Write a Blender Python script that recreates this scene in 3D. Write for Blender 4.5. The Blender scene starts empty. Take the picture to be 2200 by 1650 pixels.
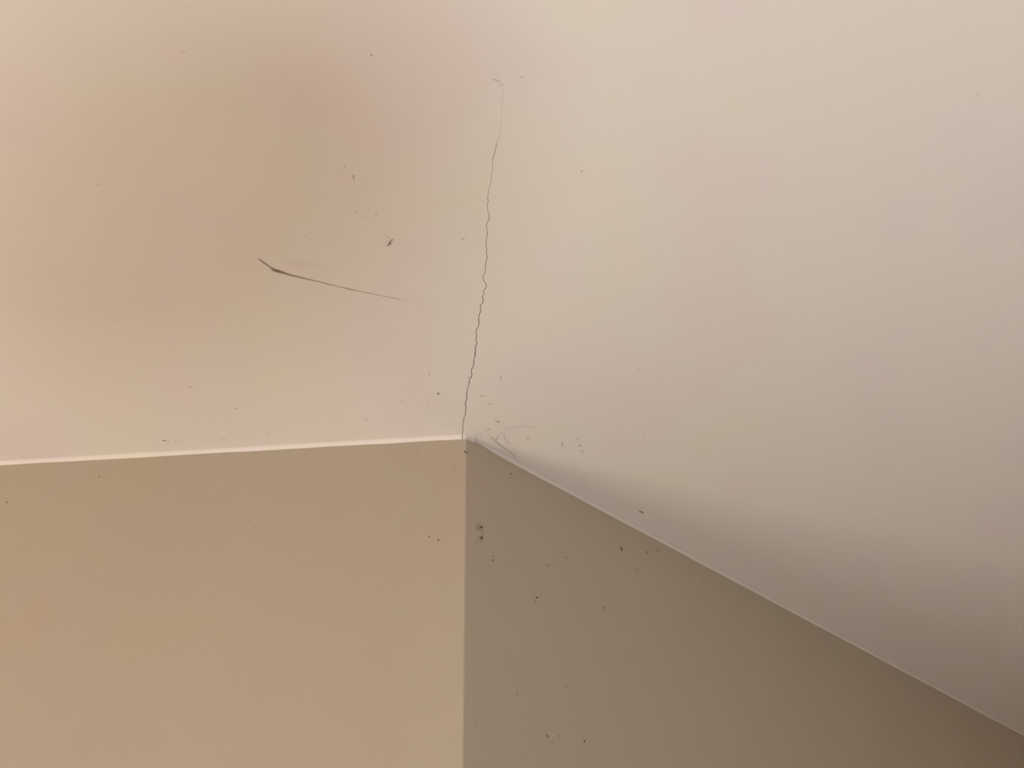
import bpy, bmesh, math, random
from mathutils import Vector, Matrix
from mathutils.geometry import delaunay_2d_cdt

random.seed(7)
scene = bpy.context.scene
COL = scene.collection

# ------------------------------------------------------------------ camera
CEIL = 2.6                      # ceiling height
CAM = Vector((0.0, 0.0, 1.55))
FOCAL = 1900.0                  # pixels, for a frame 2200 wide
# rows: world axes expressed in camera axes
ROT = Matrix(((0.999274, 0.038093, 0.0),
              (0.026080, -0.684138, -0.728886),
              (-0.027766, 0.728357, -0.684635)))
cam_data = bpy.data.cameras.new('camera')
cam_data.sensor_fit = 'HORIZONTAL'
cam_data.sensor_width = 36.0
cam_data.lens = 36.0 * FOCAL / 2200.0
cam_data.clip_start = 0.01
cam = bpy.data.objects.new('camera', cam_data)
cam.matrix_world = Matrix.Translation(CAM) @ ROT.to_4x4()
COL.objects.link(cam)
scene.camera = cam

# ------------------------------------------------------------------ world, lights, exposure
world = bpy.data.worlds.new('world')
scene.world = world
world.use_nodes = True
world.node_tree.nodes['Background'].inputs['Color'].default_value = (0.75, 0.85, 1.0, 1)
world.node_tree.nodes['Background'].inputs['Strength'].default_value = 1.0
scene.view_settings.view_transform = 'Standard'
scene.view_settings.look = 'None'
scene.view_settings.gamma = 1.0
scene.view_settings.use_curve_mapping = False
scene.view_settings.exposure = 0.0
scene.cycles.max_bounces = 12
scene.cycles.diffuse_bounces = 8


def added_window_light(name, loc, rz, w, h, rgb):
    """area light for daylight at an added window opening; faces +Y turned by rz"""
    d = bpy.data.lights.new(name, 'AREA')
    d.shape = 'RECTANGLE'
    d.size = w
    d.size_y = h
    m = max(rgb)
    d.color = [c / m for c in rgb]
    d.energy = m
    o = bpy.data.objects.new(name, d)
    o.matrix_world = Matrix.Translation(loc) @ Matrix.Rotation(rz, 4, 'Z') @ Matrix.Rotation(math.radians(90), 4, 'X')
    COL.objects.link(o)
    return o


R = math.radians
WINDOW_RGB = (73.0, 62.2, 52.5)     # low warm daylight through the added window in the unseen side wall
FILL_RGB = (28.5, 31.9, 35.0)    # the added uplighter that fills the ceiling, built further down
added_window_light('added_window_light', (-3.10, -0.5, 1.0), R(-90), 1.1, 0.9, WINDOW_RGB)

# ------------------------------------------------------------------ materials


def nt(name):
    m = bpy.data.materials.new(name)
    m.use_nodes = True
    t = m.node_tree
    return m, t, t.nodes['Principled BSDF']


def coords(t):
    return t.nodes.new('ShaderNodeTexCoord').outputs['Object']


def noise(t, vec, scale, detail=3.0, rough=0.5):
    n = t.nodes.new('ShaderNodeTexNoise')
    n.inputs['Scale'].default_value = scale
    n.inputs['Detail'].default_value = detail
    n.inputs['Roughness'].default_value = rough
    t.links.new(vec, n.inputs['Vector'])
    return n.outputs['Fac']


def ramp(t, fac, stops):
    r = t.nodes.new('ShaderNodeValToRGB')
    e = r.color_ramp.elements
    while len(e) > len(stops):
        e.remove(e[-1])
    while len(e) < len(stops):
        e.new(0.5)
    for el, (p, c) in zip(e, stops):
        el.position = p
        el.color = (*c, 1)
    t.links.new(fac, r.inputs['Fac'])
    return r.outputs['Color']


def multiply(t, a, b):
    m = t.nodes.new('ShaderNodeMix')
    m.data_type = 'RGBA'
    m.blend_type = 'MULTIPLY'
    m.inputs[0].default_value = 1.0
    for s, v in ((6, a), (7, b)):
        if isinstance(v, tuple):
            m.inputs[s].default_value = (*v, 1)
        else:
            t.links.new(v, m.inputs[s])
    return m.outputs[2]


def bump(t, bsdf, height, strength, dist):
    b = t.nodes.new('ShaderNodeBump')
    b.inputs['Strength'].default_value = strength
    b.inputs['Distance'].default_value = dist
    t.links.new(height, b.inputs['Height'])
    t.links.new(b.outputs['Normal'], bsdf.inputs['Normal'])


def paint(name, base, mottle, mottle_scale, rough=0.75, grain=0.3):
    """matt emulsion: slow tint drift in the paint plus fine roller grain"""
    m, t, b = nt(name)
    v = coords(t)
    tint = ramp(t, noise(t, v, mottle_scale, 2.0), mottle)
    fine = ramp(t, noise(t, v, 260.0, 3.0), [(0.25, (0.985, 0.985, 0.985)), (0.75, (1.0, 1.0, 1.0))])
    t.links.new(multiply(t, multiply(t, base, tint), fine), b.inputs['Base Color'])
    b.inputs['Roughness'].default_value = rough
    b.inputs['Specular IOR Level'].default_value = 0.25
    bump(t, b, noise(t, v, 420.0, 3.0), grain, 0.0004)
    return m


CEIL_RGB = (0.80, 0.74, 0.68)
WALL_RGB = (0.464, 0.391, 0.306)
MOTTLE_C = [(0.36, (1.0, 1.0, 0.955)), (0.50, (1.0, 0.995, 0.985)), (0.64, (1.0, 0.965, 0.985))]
MOTTLE_W = [(0.36, (1.0, 1.0, 0.965)), (0.50, (0.99, 0.99, 0.99)), (0.64, (1.0, 0.975, 0.97))]
M_CEIL = paint('ceiling_paint', CEIL_RGB, MOTTLE_C, 4.5)
M_WALL = paint('wall_paint', WALL_RGB, MOTTLE_W, 5.0)
M_BEAD = paint('bead_plaster', tuple(c * 1.01 for c in CEIL_RGB), MOTTLE_C, 4.5)
M_BEAD_SHADED = paint('bead_plaster_shaded', (0.70, 0.635, 0.57), MOTTLE_C, 4.5)  # same bead plaster, darkened to put the shade round the corner into its colour
M_OFF = paint('offwhite_paint', (0.72, 0.67, 0.60), MOTTLE_W, 3.0)
M_CRACK, _t, _b = nt('crack_plaster')
_t.links.new(ramp(_t, noise(_t, coords(_t), 300, 3), [(0.3, (0.34, 0.26, 0.20)), (0.7, (0.50, 0.40, 0.32))]), _b.inputs['Base Color'])
_b.inputs['Roughness'].default_value = 0.95
M_FLOOR, _t, _b = nt('floor_tile')
_t.links.new(ramp(_t, noise(_t, coords(_t), 6, 4), [(0.3, (0.40, 0.39, 0.37)), (0.7, (0.50, 0.49, 0.47))]), _b.inputs['Base Color'])
_b.inputs['Roughness'].default_value = 0.5
M_FRAME, _t, _b = nt('window_paint')
_t.links.new(ramp(_t, noise(_t, coords(_t), 20, 2), [(0.3, (0.75, 0.74, 0.71)), (0.7, (0.82, 0.81, 0.78))]), _b.inputs['Base Color'])
_b.inputs['Roughness'].default_value = 0.4

M_GLASS, _t, _b = nt('window_glass')
_b.inputs['Base Color'].default_value = (0.93, 0.96, 0.95, 1)
_b.inputs['Roughness'].default_value = 0.02
_b.inputs['Transmission Weight'].default_value = 1.0
_b.inputs['IOR'].default_value = 1.45
M_METAL, _t, _b = nt('dark_metal')
_t.links.new(ramp(_t, noise(_t, coords(_t), 60, 3), [(0.3, (0.10, 0.09, 0.085)), (0.7, (0.14, 0.13, 0.12))]), _b.inputs['Base Color'])
_b.inputs['Metallic'].default_value = 0.6
_b.inputs['Roughness'].default_value = 0.45
M_DIFFUSER, _t, _b = nt('fill_diffuser')  # glowing disc of the added uplighter
_b.inputs['Base Color'].default_value = (0.9, 0.88, 0.84, 1)
_b.inputs['Emission Color'].default_value = (1.0, 0.95, 0.88, 1)
_b.inputs['Emission Strength'].default_value = 4.0

# dirt, stains and threads: colour and cover come from the 'mark' attribute of each mark
M_MARK, _t, _b = nt('dirt')
_a = _t.nodes.new('ShaderNodeAttribute')
_a.attribute_name = 'mark'
_g = ramp(_t, noise(_t, coords(_t), 900, 2), [(0.3, (0.88, 0.88, 0.88)), (0.7, (1.0, 1.0, 1.0))])
_t.links.new(multiply(_t, _a.outputs['Color'], _g), _b.inputs['Base Color'])
_t.links.new(_a.outputs['Alpha'], _b.inputs['Alpha'])
_b.inputs['Roughness'].default_value = 0.95
_b.inputs['Specular IOR Level'].default_value = 0.1

# ------------------------------------------------------------------ geometry helpers


def obj(name, verts, faces, mat, parent=None, smooth=False, marks=None):
    me = bpy.data.meshes.new(name)
    me.from_pydata([tuple(v) for v in verts], [], faces)
    me.materials.append(mat)
    if smooth:
        for p in me.polygons:
            p.use_smooth = True
    if marks:
        at = me.attributes.new('mark', 'FLOAT_COLOR', 'POINT')
        for i, c in enumerate(marks):
            at.data[i].color = c
    me.update()
    o = bpy.data.objects.new(name, me)
    COL.objects.link(o)
    if parent:
        o.parent = parent
        o.matrix_parent_inverse = parent.matrix_world.inverted()
    return o


def structure(o, label):
    o['kind'] = 'structure'
    o['label'] = label
    return o


def thing(name, label, cat, loc):
    o = bpy.data.objects.new(name, None)
    o.location = loc
    o.empty_display_size = 0.02
    COL.objects.link(o)
    o['label'] = label
    o['category'] = cat
    bpy.context.view_layer.update()
    return o


def prism(poly, z0, z1):
    n = len(poly)
    v = [(x, y, z0) for x, y in poly] + [(x, y, z1) for x, y in poly]
    f = [tuple(range(n - 1, -1, -1)), tuple(range(n, 2 * n))]
    f += [(i, (i + 1) % n, n + (i + 1) % n, n + i) for i in range(n)]
    return v, f


def boxes(*bs):
    V, F = [], []
    for (x0, x1, y0, y1, z0, z1) in bs:
        v, f = prism([(x0, y0), (x1, y0), (x1, y1), (x0, y1)], z0, z1)
        k = len(V)
        V += v
        F += [tuple(i + k for i in q) for q in f]
    return V, F


# ------------------------------------------------------------------ the wall corner and its planes
CORNER = Vector((-0.087815, 1.253650, 0))
DL = Vector((-0.999577, 0.029069, 0)).normalized()     # along the tan wall, to the left
DR = Vector((0.727378, 0.686237, 0)).normalized()      # along the shaded wall, to the right
NL = Vector((-DL.y, DL.x, 0))
NR = Vector((DR.y, -DR.x, 0))
if NL.dot(CAM - CORNER) < 0:
    NL = -NL
if NR.dot(CAM - CORNER) < 0:
    NR = -NR
SURF = {'ceiling': (Vector((0, 0, CEIL)), Vector((0, 0, -1))),
        'left': (CORNER, NL), 'right': (CORNER, NR)}


def on(surf, px, py, lift=0.0):
    """point of a wall or the ceiling met by the line of sight of a photograph pixel"""
    p0, n = SURF[surf]
    d = ROT @ Vector((px - 1100.0, 825.0 - py, -FOCAL))
    t = (p0 - CAM).dot(n) / d.dot(n)
    return CAM + d * t + n * lift


# ------------------------------------------------------------------ ceiling with its crack
CRACK = [(1067.4, 308.5), (1063.6, 322.9), (1062.7, 329.7), (1058, 342.4), (1057.6, 350.9), (1059.3, 356), (1059.3, 364),
         (1056.0, 371.5), (1056.6, 376.4), (1055.8, 389), (1053, 399.3), (1049.6, 405.2), (1049.6, 417.1), (1046.9, 422.2),
         (1049.6, 432.4), (1047, 439.3), (1048.6, 456.3), (1051.1, 461.4), (1051.1, 472.4), (1047, 477.5), (1045.3, 486),
         (1045.7, 491.9), (1048.6, 495.9), (1046.6, 504.7), (1045.3, 513.2), (1044.3, 523.3), (1044.5, 530.1), (1047.2, 535.2),
         (1044.5, 539.9), (1046.6, 547.9), (1047.2, 552.2), (1044.5, 560.7), (1044.4, 565.1), (1043, 572.7), (1043.6, 578.7),
         (1041.3, 587.2), (1036.4, 594.8), (1040.0, 603.1), (1044.0, 610), (1045.5, 616), (1043, 620.2), (1038.9, 624.6),
         (1040.2, 632.1), (1036.6, 636.9), (1038.6, 645.7), (1037.2, 651.0), (1032.2, 656), (1032.2, 665.2), (1033.3, 669.4),
         (1030.4, 673.9), (1028.1, 683), (1029.2, 689), (1029.2, 698), (1026.6, 704.4), (1022.6, 709.2), (1023.6, 717.2),
         (1023.5, 727.3), (1022.4, 730.7), (1024.9, 736.7), (1020.7, 748.1), (1022.2, 751.6), (1020.9, 757.9), (1020.7, 766.4),
         (1018.1, 771.5), (1018.1, 782.5), (1014.7, 791), (1012.4, 796.1), (1013.9, 802), (1013.6, 808.8), (1008.6, 816.4),
         (1008.6, 822.4), (1005.3, 831.9), (1003, 843.8), (1003, 858.2), (1000.2, 865), (1000.4, 872.6), (1001.7, 877.7),
         (1000.2, 882.8), (1000.4, 890.4), (998.5, 894.7), (996.2, 898.9), (996.4, 904.8), (994.7, 912.5), (995.2, 921),
         (994.3, 927.8), (993.7, 932.0)]


def crack_half(y):
    base = 0.00010 + 0.00036 * min(1.0, max(0.0, (y - 300) / 420.0))
    if 752 < y < 764:
        base *= 1.5
    return base * random.uniform(0.65, 1.15)


cl = [on('ceiling', x, y).xy for x, y in CRACK]
left_pts, right_pts = [], []
for i, p in enumerate(cl):
    a = cl[max(0, i - 1)]
    b = cl[min(len(cl) - 1, i + 1)]
    d = (b - a).normalized()
    nrm = Vector((-d.y, d.x))
    h = 0.00006 if i == 0 else crack_half(CRACK[i][1])
    left_pts.append(p + nrm * h)
    right_pts.append(p - nrm * h)
loop = left_pts + right_pts[::-1]
X0, X1, Y0, Y1 = -3.25, 3.55, -3.15, 4.2
outer = [Vector((X0, Y0)), Vector((X1, Y0)), Vector((X1, Y1)), Vector((X0, Y1))]
pts = outer + loop
nl = len(loop)
edges = [(i, (i + 1) % 4) for i in range(4)] + [(4 + i, 4 + (i + 1) % nl) for i in range(nl)]
cv, ce, cf, *_ = delaunay_2d_cdt(pts, edges, [], 0, 1e-7)


def inside(p, poly):
    c = False
    n = len(poly)
    for i in range(n):
        a, b = poly[i], poly[(i + 1) % n]
        if (a.y > p.y) != (b.y > p.y) and p.x < (b.x - a.x) * (p.y - a.y) / (b.y - a.y) + a.x:
            c = not c
    return c


faces = []
for f in cf:
    c = sum((cv[i] for i in f), Vector((0, 0))) / len(f)
    if not inside(c, loop):
        faces.append(tuple(reversed(f)))
V = [(p.x, p.y, CEIL) for p in cv]
k = len(V)                      # the upper side of the slab
V += [(p.x, p.y, CEIL + 0.16) for p in outer]
faces.append((k, k + 1, k + 2, k + 3))
ceiling = structure(obj('ceiling', V, faces, M_CEIL), 'cream painted ceiling with a long crack running to the wall corner')

V = [(p.x, p.y, CEIL) for p in loop] + [(p.x, p.y, CEIL + 0.007) for p in loop]
F = [(i, (i + 1) % nl, nl + (i + 1) % nl, nl + i) for i in range(nl)]
n2 = len(left_pts)
F += [(nl + i, nl + i + 1, nl + nl - 2 - i, nl + nl - 1 - i) for i in range(n2 - 1)]
crack = obj('crack', V, F, M_CRACK, ceiling)
crack['label'] = 'jagged hairline crack running across the ceiling to the wall corner'

# added lip of plaster on the left of the crack, for its bright edge
V, F = [], []
for i, p in enumerate(left_pts):
    a = left_pts[max(0, i - 1)]
    b = left_pts[min(n2 - 1, i + 1)]
    d = (b - a).normalized()
    nrm = Vector((-d.y, d.x))
    s = 0.4 + 0.6 * min(1, i / 20)
    if nrm.dot(Vector((-1, 0))) < 0:
        nrm = -nrm
    V += [(p.x, p.y, CEIL), (p.x + nrm.x * 0.0004, p.y + nrm.y * 0.0004, CEIL - 0.00035 * s),
          (p.x + nrm.x * 0.0026, p.y + nrm.y * 0.0026, CEIL + 0.00002)]
    if i:
        q = 3 * i
        F += [(q - 3, q, q + 1, q - 2), (q - 2, q + 1, q + 2, q - 1)]
obj('added_crack_lip', V, F, M_CEIL, ceiling, smooth=True)

# ------------------------------------------------------------------ the two walls that meet at the corner
T = 0.12
BEVEL = 0.0040
LEN_L, LEN_R = 3.0, 4.0
A = CORNER + DL * LEN_L
E = CORNER + DR * LEN_R
mitre = CORNER - (NL + NR).normalized() * (T / math.cos(math.radians(22.5)))
pL = CORNER + DL * BEVEL
pR = CORNER + DR * BEVEL
inner_c = CORNER - (NL + NR).normalized() * 0.012
v, f = prism([tuple(q.xy) for q in (pL, A, A - NL * T, mitre, inner_c)], 0.0, CEIL)
wall_left = structure(obj('wall_left', v, f, M_WALL), 'tan painted wall catching the light, left of the corner')
v, f = prism([tuple(q.xy) for q in (pR, inner_c, mitre, E - NR * T, E)], 0.0, CEIL)
wall_right = structure(obj('wall_right', v, f, M_WALL), 'grey-brown shaded wall receding to the right of the corner')


def bead_profile(s):
    """rounded metal corner bead under the paint, from the tan wall round to the shaded one"""
    ring = []
    out = (NL + NR).normalized()
    for i in range(7):
        u = i / 6
        a = pL.lerp(CORNER, min(1, u * 2)) if u < 0.5 else CORNER.lerp(pR, u * 2 - 1)
        b = pL.lerp(pR, u)
        lift = 0.0 if i in (0, 6) else 0.0006 * s
        ring.append(b.lerp(a, 0.55) + out * lift)
    return ring


def corner_bead(z0, z1, tilt0=0.0, tilt1=0.0):
    V, F = [], []
    n = max(3, int((z1 - z0) / 0.05))
    for k in range(n + 1):
        z = z0 + (z1 - z0) * k / n
        ring = bead_profile(1.0 + 0.5 * math.sin(k * 1.7))
        for i, q in enumerate(ring):
            t = tilt0 if k == 0 else (tilt1 if k == n else 0)
            V.append((q.x, q.y, z + t * (i / 6 - 0.5)))
    for k in range(n):
        for i in range(6):
            a = k * 7 + i
            F.append((a, a + 1, a + 8, a + 7))
    return obj('corner_bead', V, F, M_WALL, wall_left, smooth=True)


z_chip = on('left', 1001, 971.5).z
corner_bead(0.0, z_chip - 0.0016, 0, -0.004)
corner_bead(z_chip + 0.0016, CEIL, -0.004, 0)
V, F = prism([tuple(q.xy) for q in (pL - DL * 0.0005, CORNER.lerp(inner_c, 0.35), pR - DR * 0.0005, inner_c)], z_chip - 0.008, z_chip + 0.008)
chip = obj('corner_chip', V, F, M_CRACK, wall_left)
chip['label'] = 'small dark chip in the corner edge just below the ceiling'

# ------------------------------------------------------------------ plaster beads between walls and ceiling


def cove(name, path, radii, label, mat, seg=7):
    """concave bead along a path of (point on the wall line, wall normal)"""
    V, F = [], []
    for (p, n), r in zip(path, radii):
        for i in range(seg + 1):
            a = math.pi / 2 * i / seg
            out = r * (1 - math.sin(a))
            down = r * (1 - math.cos(a))
            V.append((p.x + n.x * (out + 0.0002), p.y + n.y * (out + 0.0002), CEIL - down - 0.0002))
    m = seg + 1
    for k in range(len(path) - 1):
        for i in range(seg):
            a = k * m + i
            F.append((a, a + m, a + m + 1, a + 1))
    return structure(obj(name, V, F, mat, smooth=True), label)


def wob(i, amp):
    return 1 + amp * math.sin(i * 0.9) + amp * 0.7 * math.sin(i * 2.3 + 1)


s_crack = (on('left', 993.5, 935).xy - CORNER.xy).length
path, rad = [], []
steps = [s_crack + 0.0006 + (LEN_L - 0.02) * (j / 60) ** 1.6 for j in range(61)]
for j, s in enumerate(steps):
    path.append((CORNER + DL * min(s, LEN_L - 0.005), NL))
    rad.append(0.0068 * wob(j, 0.06))
cove('trim_1', path, rad, 'thin white plaster bead along the top of the tan wall', M_BEAD)
path, rad = [], []
mid = (NL + NR).normalized()
for s, n, r in ((s_crack - 0.0006, NL, 0.0072), (0.003, NL, 0.0072), (0.0, mid, 0.0068)):
    path.append((CORNER + DL * s, n))
    rad.append(r)
for s, r in ((0.004, 0.0066), (0.012, 0.006), (0.021, 0.0055)):
    path.append((CORNER + DR * s, NR))
    rad.append(r)
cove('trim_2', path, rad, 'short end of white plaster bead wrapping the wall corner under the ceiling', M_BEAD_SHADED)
path, rad = [], []
for j in range(70):
    s = 0.0225 + (LEN_R - 0.03) * (j / 69) ** 1.6
    path.append((CORNER + DR * s, NR))
    g = min(1.0, max(0.25, (s - 0.02) / 0.06))
    rad.append(0.0068 * g * wob(j, 0.05))
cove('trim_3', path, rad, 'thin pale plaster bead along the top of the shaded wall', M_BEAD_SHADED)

# ------------------------------------------------------------------ marks: dirt specks, scuff, stains
PARENT = {'ceiling': ceiling, 'left': wall_left, 'right': wall_right}
# colours of the dirt itself
DARK = (0.085, 0.058, 0.038)
BROWN = (0.24, 0.165, 0.115)
GREY = (0.32, 0.24, 0.185)
DUST = (0.42, 0.32, 0.26)
RUST = (0.05, 0.032, 0.012)
OCHRE = (0.42, 0.35, 0.18)


def cover_of(c):
    """opacity of a dirt film that covers a share c of the light"""
    return 1.0 - (1.0 - c) ** 0.6


def speck(surf, x, y, length, width, angle=0.0, col=GREY, cover=0.7, name='dirt_speck', bend=0.0, label=None):
    """a small crumb or smear of dirt stuck to a surface; sizes in photograph pixels, angle in degrees"""
    ca, sa = math.cos(R(angle)), math.sin(R(angle))
    N = 10
    V, C, F = [], [], []
    jit = [random.uniform(0.8, 1.2) for _ in range(N)]
    for ring, (rr, al, lift) in enumerate(((0.0, 1.0, 0.00055), (0.38, 0.95, 0.0005), (0.72, 0.55, 0.0003), (1.12, 0.0, 0.00012))):
        for i in range(1 if ring == 0 else N):
            th = 2 * math.pi * i / N
            u = rr * math.cos(th) * length / 2 * (jit[i] if ring else 1)
            w = rr * math.sin(th) * width / 2 * (jit[i] if ring else 1)
            w += bend * (u / (length / 2)) ** 2
            V.append(on(surf, x + u * ca - w * sa, y + u * sa + w * ca, lift))
            C.append((*col, cover_of(al * cover)))
    for i in range(N):
        j = (i + 1) % N
        F.append((0, 1 + i, 1 + j))
        for k in (0, 1):
            a0 = 1 + k * N
            F.append((a0 + i, a0 + N + i, a0 + N + j, a0 + j))
    o = obj(name, V, F, M_MARK, PARENT[surf], smooth=True, marks=C)
    if label:
        o['label'] = label
    return o


def ribbon(name, surf, pts, parent, lift=0.0004, label=None):
    """a scuff along a line of (x, y, width, colour, cover); soft at both sides"""
    V, C, F = [], [], []
    n = len(pts)
    for i, (x, y, w, col, cov) in enumerate(pts):
        ax, ay = pts[max(0, i - 1)][:2]
        bx, by = pts[min(n - 1, i + 1)][:2]
        L = math.hypot(bx - ax, by - ay)
        nx, ny = -(by - ay) / L, (bx - ax) / L
        for k, al, lf in ((-0.75, 0.0, 0.0001), (-0.38, 0.9, lift), (0.38, 0.9, lift), (0.75, 0.0, 0.0001)):
            V.append(on(surf, x + nx * w * k, y + ny * w * k, lf))
            C.append((*col, cover_of(cov * al)))
        if i:
            q = 4 * i
            F += [(q - 4 + k, q - 3 + k, q + 1 + k, q + k) for k in range(3)]
    o = obj(name, V, F, M_MARK, parent, smooth=True, marks=C)
    if label:
        o['label'] = label
    return o


SC = (0.29, 0.185, 0.12)
ribbon('scuff_mark', 'ceiling', [
    (553.5, 554.5, 1.0, SC, 0.5), (558, 558, 2.6, SC, 0.75), (568, 565, 3.2, SC, 0.75), (576, 570.5, 3.0, SC, 0.75), (582, 575, 3.4, SC, 0.7),
    (589, 579.3, 4.2, SC, 0.72), (597, 581.8, 5.0, SC, 0.85), (606, 584.6, 4.6, SC, 0.85), (613, 587.3, 4.0, SC, 0.8), (620, 589.8, 3.6, SC, 0.75),
    (630, 592.2, 3.6, SC, 0.68), (640, 594.5, 3.6, SC, 0.66), (650, 597, 3.6, SC, 0.62), (660, 599.2, 3.0, SC, 0.6), (668, 601, 2.6, SC, 0.62),
    (676, 603.2, 1.9, SC, 0.62), (690, 606, 2.4, SC, 0.52), (700, 609, 2.6, SC, 0.5), (712, 612.4, 2.6, SC, 0.5), (718, 613.2, 2.0, SC, 0.52),
    (730, 616, 2.0, SC, 0.48), (742, 619, 2.6, SC, 0.5), (750, 620.8, 3.2, SC, 0.55), (760, 623.4, 2.6, SC, 0.48), (770, 625.4, 1.5, SC, 0.5),
    (782, 627.4, 1.4, SC, 0.55), (790, 629, 1.5, SC, 0.55), (800, 631.2, 1.4, SC, 0.5), (810, 633, 1.6, SC, 0.42), (820, 635.4, 1.9, SC, 0.36),
    (832, 637.4, 2.0, SC, 0.32), (845, 640.2, 2.4, SC, 0.28), (856, 642.4, 2.2, SC, 0.22), (866, 645, 1.6, SC, 0.16), (880, 647.8, 2.0, SC, 0.06),
    (900, 652.5, 2.6, SC, 0.07), (920, 656.5, 2.4, SC, 0.05), (942, 661.5, 2.0, SC, 0.0)], ceiling,
    label='long brown scuff mark with a curved smudged end on the ceiling')
# the smudged patch at the bend of the scuff, rubbed in short strokes
for (x0, y0, x1, y1, c) in ((580, 574.5, 594, 586, 0.5), (584, 576, 597, 586.5, 0.5), (587, 577, 602, 585.6, 0.5), (581.5, 577.5, 590, 584.5, 0.4),
                            (592, 578, 607, 588, 0.4), (595, 585.8, 606, 588.5, 0.3), (588, 581, 598, 585, 0.4)):
    ribbon('scuff_stroke', 'ceiling', [(x0, y0, 0.8, SC, c * 0.5), ((x0 + x1) / 2 - 0.6, (y0 + y1) / 2 + 0.6, 1.7, SC, c), (x1, y1, 0.8, SC, c * 0.4)],
           ceiling, lift=0.0005)
ribbon('faint_scuff', 'ceiling', [(585, 556, 4, DUST, 0.0), (610, 560, 12, DUST, 0.05), (650, 567, 15, DUST, 0.06), (690, 574, 10, DUST, 0.03), (715, 580, 4, DUST, 0.0)], ceiling, lift=0.0002)
# the crack thins to a ridge above, its faint shade painted in dust tone
ribbon('crack_trace', 'ceiling', [(1080.5, 184, 2.0, DUST, 0.0), (1081.5, 196, 2.6, DUST, 0.14), (1079.5, 210, 2.4, DUST, 0.12), (1077.5, 224, 2.6, DUST, 0.18),
                                  (1079.0, 232, 2.2, DUST, 0.12), (1077.5, 255, 2.4, DUST, 0.08), (1075.5, 275, 2.6, DUST, 0.12), (1073, 290, 3.0, DUST, 0.16),
                                  (1069, 303, 2.4, DUST, 0.22), (1067.2, 310, 2.0, DUST, 0.38), (1064.6, 319, 1.9, DUST, 0.40), (1062.6, 330, 1.8, DUST, 0.42),
                                  (1058.4, 341, 1.6, DUST, 0.38), (1057.6, 351, 1.4, DUST, 0.3), (1059.0, 357, 1.0, DUST, 0.0)], ceiling, lift=0.0003)
ribbon('curved_mark', 'ceiling', [(1054, 170.2, 1.6, DUST, 0.0), (1059, 170.4, 2.2, DUST, 0.25), (1065, 171.6, 2.8, DUST, 0.45), (1070, 173.2, 2.6, DUST, 0.40),
                                  (1074.5, 175.8, 2.4, DUST, 0.36), (1077, 178.2, 1.4, DUST, 0.0)], ceiling)

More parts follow.
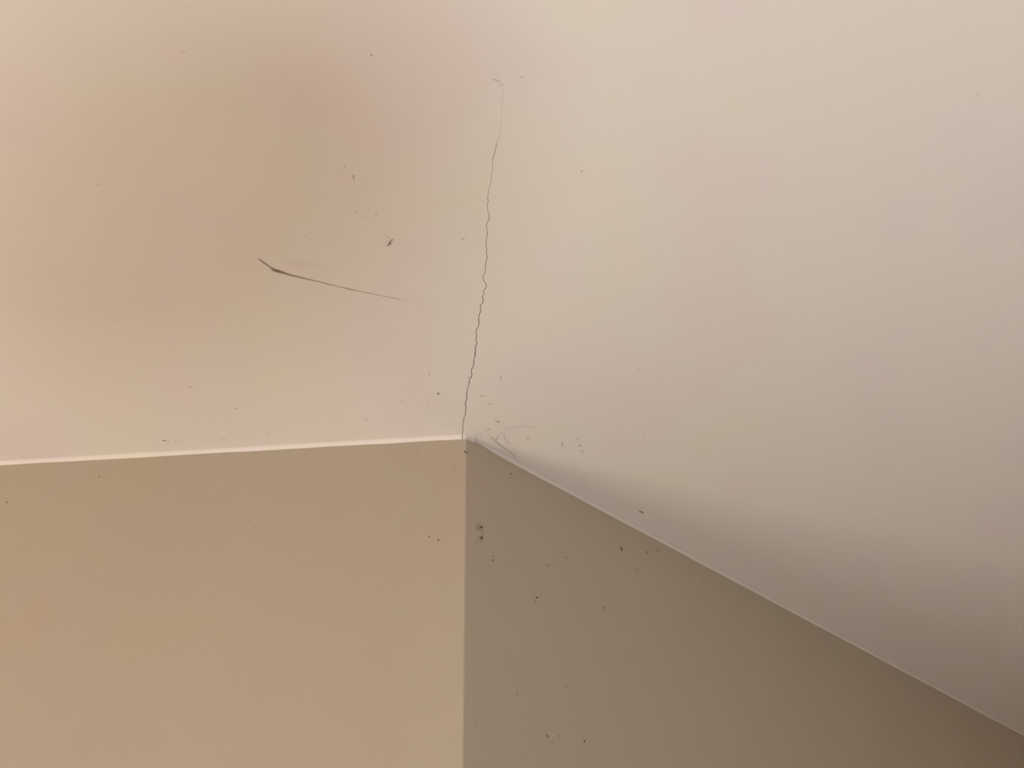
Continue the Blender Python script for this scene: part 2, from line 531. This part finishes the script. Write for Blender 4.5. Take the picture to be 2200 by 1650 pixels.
CEILING_DIRT = [  # x, y, length, width, angle, colour, cover
    (798, 118.5, 4.2, 4.0, 0, BROWN, 0.9), (1121, 165.5, 7, 6, 0, DUST, 0.40), (1078.7, 182.3, 7, 4, 8, GREY, 0.42), (395, 112, 8, 6, 0, DUST, 0.22),
    (945, 247, 5, 5, 0, DUST, 0.18), (740, 357.5, 11, 4, -52, GREY, 0.34), (734.5, 364, 9, 5, -52, DUST, 0.16), (759.5, 381, 15, 5.5, 72, GREY, 0.48), (763, 377, 5, 4, 0, DUST, 0.18),
    (764, 455, 14, 4, 48, GREY, 0.20), (785, 467.2, 5, 4, 0, GREY, 0.32), (808, 461.5, 11, 3.6, 52, GREY, 0.32), (812.5, 489, 10, 3, 38, GREY, 0.16),
    (994.5, 513, 12, 4.4, 2, DUST, 0.40), (668, 515.5, 5, 4.5, 0, GREY, 0.34), (1250, 368, 5.5, 5.5, 0, GREY, 0.50), (212, 396, 7, 6, 0, DUST, 0.26),
    (476, 607.5, 6, 3.5, 20, DUST, 0.25), (409, 831.5, 8, 6, 0, DUST, 0.32), (508.5, 877, 7, 4.5, 0, GREY, 0.36), (862, 862, 9, 4, 70, DUST, 0.2),
    (920, 869, 8, 3, 5, DUST, 0.3), (922.3, 803.5, 8, 4.5, 78, GREY, 0.30), (941.5, 845.5, 9, 6.0, -32, BROWN, 0.72), (951, 845.8, 9, 3.0, -3, GREY, 0.18),
    (1007.5, 811.2, 5.5, 4.5, 0, GREY, 0.45), (1076, 810.8, 6, 5.5, 0, GREY, 0.52), (1035.5, 850.5, 7.5, 3.0, 2, BROWN, 0.62), (1044.5, 851.7, 11, 2.2, 4, GREY, 0.30),
    (1051.5, 867.6, 4.5, 4.0, 25, BROWN, 0.50), (1058, 866.8, 7.5, 2.8, -14, BROWN, 0.42), (1065.4, 903.8, 5.5, 5.0, 20, BROWN, 0.50), (1070.6, 906.0, 8, 4.2, 6, BROWN, 0.66),
    (1050.5, 921.8, 5, 4.5, 0, GREY, 0.5), (1370, 793, 6, 5, 0, DUST, 0.35), (1174, 710, 5, 5, 0, DUST, 0.2), (1208.2, 955, 8.5, 4.0, 86, BROWN, 0.60), (1208.5, 964, 10, 2.6, 88, GREY, 0.22),
    (1240.5, 944, 5.5, 4.5, 30, BROWN, 0.40), (1247, 957, 6, 5.0, 0, BROWN, 0.60), (1250.5, 970, 13, 4.0, 45, BROWN, 0.40), (1220, 972, 10, 2.2, -8, GREY, 0.15),
    (1133, 942, 10, 4.0, 6, GREY, 0.42), (1383, 937, 5, 4, 0, DUST, 0.28), (1449, 956, 4, 4, 0, DUST, 0.2), (1505, 955, 5, 4, 0, DUST, 0.22),
    (1378.5, 1100, 13, 5.0, 24, BROWN, 0.66), (1372.5, 1097.0, 6, 3, 10, BROWN, 0.3), (1889, 1115, 12, 5, 5, DUST, 0.12), (2100, 203, 9, 8, 0, DUST, 0.18),
    (352.5, 946.4, 11, 2.8, 2, BROWN, 0.90), (361, 947.2, 10, 1.8, 3, GREY, 0.35), (378, 947, 8, 3.2, 0, GREY, 0.30), (481.5, 944.2, 13, 3.0, 5, GREY, 0.34), (49.5, 981, 7, 3, 0, DUST, 0.4),
    (787, 900, 12, 9, 0, DUST, 0.12), (577, 930, 7, 6, 0, DUST, 0.14), (1046, 887, 5, 4, 0, DUST, 0.2)]
LEFT_DIRT = [
    (213.2, 1024.4, 4.2, 4.6, 0, BROWN, 0.85), (14.5, 1079.6, 8, 4.2, -18, BROWN, 0.62), (71.5, 1032.5, 7, 6, 0, GREY, 0.16), (534, 1118.8, 9, 4, 0, GREY, 0.32),
    (922, 1152.8, 4.4, 5.0, 0, BROWN, 0.90), (941.8, 1160.2, 4.6, 4.4, 0, DARK, 0.98), (898, 972, 7, 7, 0, GREY, 0.22), (978, 1008, 5, 5, 0, GREY, 0.42),
    (937, 1064, 8, 4, 0, GREY, 0.22), (969, 1070, 5, 4, 0, GREY, 0.2), (281, 1113, 4, 4, 0, GREY, 0.24), (290, 1132, 9, 4, 0, GREY, 0.18), (193, 1153, 4, 4, 0, GREY, 0.25),
    (179.5, 1153, 3.5, 3.5, 0, GREY, 0.22), (380, 1468, 5, 5, 0, GREY, 0.22), (975.5, 1518, 5, 5, 0, GREY, 0.32), (893, 1084, 7, 6, 0, GREY, 0.14), (44, 1186, 5, 5, 0, GREY, 0.18), (588, 1030, 7, 6, 0, GREY, 0.16)]
RIGHT_DIRT = [
    (1097.5, 1018, 5.5, 5.5, 0, BROWN, 0.72), (1023, 1165, 6, 5.5, 0, BROWN, 0.48), (1059, 1185.5, 4.5, 5, 0, BROWN, 0.34), (1060.6, 1195.4, 5, 5.5, 0, BROWN, 0.52),
    (1059, 1203.6, 4.2, 5.4, 0, DARK, 0.80), (1086, 1211, 7, 5.5, 0, GREY, 0.30), (1166, 1211.5, 12, 3.0, 14, GREY, 0.34), (1176.5, 1215, 8, 6, 20, GREY, 0.42), (1217, 1197.4, 6.5, 6, 0, BROWN, 0.42),
    (1335.2, 1179.5, 13, 6.0, 68, DARK, 0.62), (1389.6, 1187.4, 11, 5.6, 88, BROWN, 0.52), (1413.2, 1182.6, 9, 4.4, 85, BROWN, 0.50), (1369, 1225.2, 11, 5, 25, GREY, 0.36), (1391.5, 1219, 7, 4, 88, GREY, 0.2),
    (1152.8, 1284.0, 5.0, 5.0, 0, DARK, 0.90), (1149, 1292, 4.4, 7, 0, BROWN, 0.46), (1159.5, 1283.4, 6, 5, 0, GREY, 0.3), (1297.2, 1306, 8.0, 6.4, 30, BROWN, 0.55), (1281.5, 1325.6, 6, 5, 0, GREY, 0.28),
    (1124, 1146, 6, 4, 0, GREY, 0.38), (1152.5, 1128, 5, 4, 0, GREY, 0.25), (1207.5, 1128, 5, 4, 0, GREY, 0.25), (1178.8, 1260.6, 5, 5, 0, GREY, 0.24), (1183.4, 1278, 8, 5, 0, GREY, 0.18), (1508, 1247, 7, 7, 0, GREY, 0.2), (1489.5, 1228, 7, 6, 0, GREY, 0.24),
    (1238, 1388, 15, 4.5, -14, BROWN, 0.24), (1215, 1474, 8, 7, 0, GREY, 0.34), (1111.5, 1491, 6, 6, 0, BROWN, 0.44), (1179, 1435.5, 5, 5, 0, GREY, 0.24), (1176, 1581.5, 9.5, 5.6, 58, BROWN, 0.68), (1200.8, 1581, 7, 4.4, 50, BROWN, 0.44),
    (1187, 1594.5, 6, 5.5, 0, BROWN, 0.36), (1255.8, 1592.6, 4.6, 5.4, 0, DARK, 0.98), (1258, 1522, 8, 5, -50, GREY, 0.26), (1109, 1315, 5, 5, 0, GREY, 0.24), (1023, 1555, 7, 7, 0, GREY, 0.24), (1591, 1458, 5, 5, 0, GREY, 0.34), (1505, 1568, 6, 5, 0, GREY, 0.2), (1340, 1345, 9, 5, -20, GREY, 0.2)]
for surf, rows in (('ceiling', CEILING_DIRT), ('left', LEFT_DIRT), ('right', RIGHT_DIRT)):
    for (x, y, l, w, a, c, k) in rows:
        speck(surf, x, y, l, w, a, c, k)
# two rust spots with yellow stains round them on the shaded wall
for (x, y, hw, hh, hx, hy) in ((1033.9, 1132.8, 22, 20, -4, 1), (1034.4, 1155.4, 14, 17, -1, 3)):
    speck('right', x + hx, y + hy, hw, hh, 0, OCHRE, 0.5, 'rust_halo', label='yellowish stain around a rust spot')
    speck('right', x, y, 7.0, 6.0, 40, RUST, 0.98, 'rust_spot', label='dark brown rust spot')
speck('right', 1036, 1145, 8, 14, 0, OCHRE, 0.3, 'rust_halo')

# ------------------------------------------------------------------ cobweb and debris clinging to the ceiling


def thread(pts, r, col, cover, parent, surf='ceiling', name='thread', hang=0.002):
    """a fine strand: a three-sided tube along photograph points, hanging just off the surface"""
    n0 = SURF[surf][1]
    P = []
    m = len(pts)
    for i in range(m - 1):
        for k in range(4):
            a = Vector(pts[i]).lerp(Vector(pts[i + 1]), k / 4)
            P.append(a)
    P.append(Vector(pts[-1]))
    Q = [on(surf, q.x, q.y, 0.0006 + hang * math.sin(math.pi * i / (len(P) - 1))) for i, q in enumerate(P)]
    V, C, F = [], [], []
    for i, q in enumerate(Q):
        t = (Q[min(len(Q) - 1, i + 1)] - Q[max(0, i - 1)]).normalized()
        a = t.cross(n0).normalized()
        b = t.cross(a)
        rr = r * (0.55 + 0.45 * math.sin(math.pi * (i + 0.5) / len(Q)))
        for k in range(3):
            th = 2 * math.pi * k / 3
            V.append(q + a * (rr * math.cos(th)) + b * (rr * math.sin(th)))
            C.append((*col, cover_of(cover) * 0.62))
        if i:
            w = 3 * i
            F += [(w - 3 + k, w - 3 + (k + 1) % 3, w + (k + 1) % 3, w + k) for k in range(3)]
    return obj(name, V, F, M_MARK, parent, smooth=True, marks=C)


WEB = (0.40, 0.285, 0.245)
web = thing('cobweb', 'faint dusty cobweb strands on the ceiling just right of the wall corner', 'cobweb', on('ceiling', 1068, 940, 0.0))
for pts, r, c in ((((1038, 917), (1048, 929), (1058, 940), (1065, 945)), 0.0008, 0.20), (((1055, 938), (1062, 944), (1066, 946)), 0.0010, 0.42), (((1070, 936), (1066.5, 942), (1063.5, 945)), 0.0010, 0.45),
                  (((1076, 926), (1072, 934), (1068, 940)), 0.0009, 0.22), (((1082.5, 930), (1085, 936), (1083, 940)), 0.0012, 0.30), (((1083, 940), (1087, 945), (1092, 950), (1099, 956)), 0.0012, 0.32),
                  (((1063, 945), (1072, 953), (1084, 962), (1094, 968), (1102, 975), (1107, 982)), 0.0016, 0.38), (((1045, 939), (1055, 945), (1068, 951), (1078, 957)), 0.0009, 0.22),
                  (((1085, 924), (1095, 918), (1107, 914.5), (1122, 914), (1140, 916), (1154, 917)), 0.0008, 0.24), (((1040, 926), (1045, 921), (1050, 922)), 0.0006, 0.2),
                  (((1100, 957), (1104, 966), (1110, 975)), 0.0008, 0.2)):
    thread(pts, r, WEB, c, web)
ribbon('crack_branch', 'ceiling', [(1023.5, 922, 0.8, BROWN, 0.0), (1023.8, 929, 1.3, BROWN, 0.35), (1023.4, 937, 1.4, BROWN, 0.40), (1022.6, 944, 1.5, BROWN, 0.40), (1022.5, 946, 1.2, BROWN, 0.3)], ceiling, lift=0.006)

crumb = thing('debris_crumb', 'tiny dark crumb with thin bent legs stuck to the ceiling above the scuff', 'debris', on('ceiling', 837, 520, 0.0))
V, C, F = [], [], []
for i, (x, y, w) in enumerate(((830.5, 527.5, 0.4), (833.5, 525.8, 1.2), (836.5, 523.4, 2.5), (837.8, 520.5, 2.0), (838.4, 517.5, 1.2), (839.0, 514.6, 0.9))):
    t0 = (0.85, -0.5) if i < 3 else (0.2, -1.0)
    nx, ny = -t0[1], t0[0]
    for k, lf in ((-0.5, 0.0003), (-0.2, 0.0016), (0.2, 0.0016), (0.5, 0.0003)):
        V.append(on('ceiling', x + nx * w * k, y + ny * w * k, lf))
        C.append((*DARK, 0.8 if 1 < i < 4 else 0.5))
    if i:
        q = 4 * i
        F += [(q - 4 + k, q - 3 + k, q + 1 + k, q + k) for k in range(3)]
obj('body', V, F, M_MARK, crumb, smooth=True, marks=C)
thread(((838.5, 515.2), (842, 514), (846, 514.6)), 0.0008, BROWN, 0.55, crumb, name='leg', hang=0.0008)
thread(((833, 517.4), (829.5, 519), (826, 520.5)), 0.0006, BROWN, 0.3, crumb, name='leg', hang=0.0005)
thread(((838, 514), (833, 510), (829, 505), (825, 500)), 0.0005, GREY, 0.22, crumb, name='leg', hang=0.0005)
thread(((813, 523), (820, 521.5), (828, 520)), 0.0004, GREY, 0.15, crumb, name='leg', hang=0.0005)

# ------------------------------------------------------------------ the rest of the room, behind and beside the camera
v, f = boxes((X0, X1, Y0, Y1, -0.1, 0.0))
structure(obj('floor', v, f, M_FLOOR), 'grey floor of the room')
WY0, WY1, WZ0, WZ1 = -1.1, 0.1, 0.5, 1.5
v, f = boxes((-3.21, -3.087, -3.12, WY0, 0, CEIL), (-3.21, -3.087, WY1, 1.47, 0, CEIL),
             (-3.21, -3.087, WY0, WY1, 0, WZ0), (-3.21, -3.087, WY0, WY1, WZ1, CEIL))
structure(obj('wall_side', v, f, M_OFF), 'plain off-white side wall with an added window, far left of the corner')
fx0, fx1, fw = -3.20, -3.13, 0.05
v, f = boxes((fx0, fx1, WY0, WY0 + fw, WZ0, WZ1), (fx0, fx1, WY1 - fw, WY1, WZ0, WZ1),
             (fx0, fx1, WY0 + fw, WY1 - fw, WZ0, WZ0 + fw), (fx0, fx1, WY0 + fw, WY1 - fw, WZ1 - fw, WZ1),
             (fx0, fx1, -0.525, -0.475, WZ0 + fw, WZ1 - fw))
window = structure(obj('added_window_1', v, f, M_FRAME), 'added white framed window in the unseen side wall')
for y0, y1 in ((WY0 + fw, -0.525), (-0.475, WY1 - fw)):
    v, f = boxes((-3.170, -3.164, y0, y1, WZ0 + fw, WZ1 - fw))
    obj('pane', v, f, M_GLASS, window)
v, f = boxes((-3.12, -3.03, WY0 - 0.04, WY1 + 0.04, WZ0 - 0.03, WZ0))
obj('window_sill', v, f, M_FRAME, window)
v, f = boxes((-3.21, 3.52, -3.12, -3.0, 0, CEIL))
structure(obj('wall_back', v, f, M_OFF), 'plain off-white wall behind the camera')
v, f = boxes((3.4, 3.52, -3.0, 4.12, 0, CEIL))
structure(obj('wall_opposite', v, f, M_OFF), 'plain off-white wall facing the shaded wall')
v, f = boxes((2.6, 3.4, 4.0, 4.12, 0, CEIL))
structure(obj('wall_far', v, f, M_OFF), 'plain off-white wall at the far end of the passage')


# ------------------------------------------------------------------ added shadow caster beside the camera, shaped as an unlit floor lamp
def lathe(profile, centre, seg=28):
    V, F = [], []
    for r, z in profile:
        for i in range(seg):
            a = 2 * math.pi * i / seg
            V.append((centre[0] + r * math.cos(a), centre[1] + r * math.sin(a), z))
    for k in range(len(profile) - 1):
        for i in range(seg):
            j = (i + 1) % seg
            F.append((k * seg + i, k * seg + j, (k + 1) * seg + j, (k + 1) * seg + i))
    return V, F


UP = (0.75, -0.8)            # the added uplighter stands here, its diffuser at UPZ
UPZ = 0.25
T_P = 0.47                   # how far up the line from the uplighter to the ceiling the caster sits
AIM = (-0.425, 0.665)  # ceiling point where the caster's shadow should fall
CASTER = (UP[0] + T_P * (AIM[0] - UP[0]), UP[1] + T_P * (AIM[1] - UP[1]))
PZ = UPZ + (CEIL - UPZ) * T_P - 0.08       # rim of the shade
OVAL = 0.5
PR = 0.135                    # radius of the shade
shadow_caster = thing('added_shadow_caster', 'added unseen shadow caster, shaped as an unlit dark floor lamp with an oval dome shade', 'lamp', (CASTER[0], CASTER[1], 0))
prof = [(PR, PZ), (PR * 0.98, PZ + 0.04), (PR * 0.86, PZ + 0.085), (PR * 0.6, PZ + 0.125), (PR * 0.25, PZ + 0.145), (0.03, PZ + 0.15),
        (0.028, PZ + 0.145), (PR * 0.24, PZ + 0.14), (PR * 0.58, PZ + 0.12), (PR * 0.84, PZ + 0.082), (PR * 0.96, PZ + 0.038), (PR * 0.985, PZ)]
v, f = lathe(prof, CASTER)
ov = Vector((-0.51, 0.28, 0)).normalized()      # stretched oval along this direction to shape its shadow on the ceiling
v = [Vector(q) + ov * ((Vector(q) - Vector((*CASTER, 0))).dot(ov) * OVAL) for q in v]
obj('caster_shade', v, f, M_METAL, shadow_caster, smooth=True)
v, f = lathe([(0.0, PZ + 0.155), (0.012, PZ + 0.155), (0.028, PZ + 0.148), (0.026, PZ + 0.10), (0.012, PZ + 0.095), (0.0, PZ + 0.095)], CASTER, 16)
obj('socket', v, f, M_METAL, shadow_caster, smooth=True)
v, f = lathe([(0.010, 0.02), (0.010, PZ + 0.10)], CASTER, 12)
obj('pole', v, f, M_METAL, shadow_caster, smooth=True)
v, f = lathe([(0.0, 0.0), (0.13, 0.0), (0.13, 0.012), (0.05, 0.022), (0.015, 0.032), (0.0, 0.032)], CASTER, 32)
obj('base', v, f, M_METAL, shadow_caster, smooth=True)

# ------------------------------------------------------------------ added fill light for the ceiling, a can uplighter behind the camera
fill_uplight = thing('added_fill_uplighter', 'added unseen fill light, shaped as a dark metal can uplighter on the floor behind the view', 'lamp', (UP[0], UP[1], 0))
v, f = lathe([(0.0, 0.0), (0.20, 0.0), (0.20, UPZ + 0.002), (0.188, UPZ + 0.002), (0.185, UPZ - 0.03), (0.0, UPZ - 0.03)], UP, 32)
obj('can', v, f, M_METAL, fill_uplight)
v, f = lathe([(0.0, UPZ - 0.012), (0.182, UPZ - 0.012), (0.182, UPZ - 0.025), (0.0, UPZ - 0.025)], UP, 32)
obj('diffuser', v, f, M_DIFFUSER, fill_uplight)
d = bpy.data.lights.new('added_fill_light', 'AREA')
d.shape = 'DISK'
d.size = 0.34
d.energy = max(FILL_RGB)
d.color = [c / d.energy for c in FILL_RGB]
lo = bpy.data.objects.new('added_fill_light', d)
lo.location = (UP[0], UP[1], UPZ)
lo.rotation_euler = (math.pi, 0, 0)
COL.objects.link(lo)
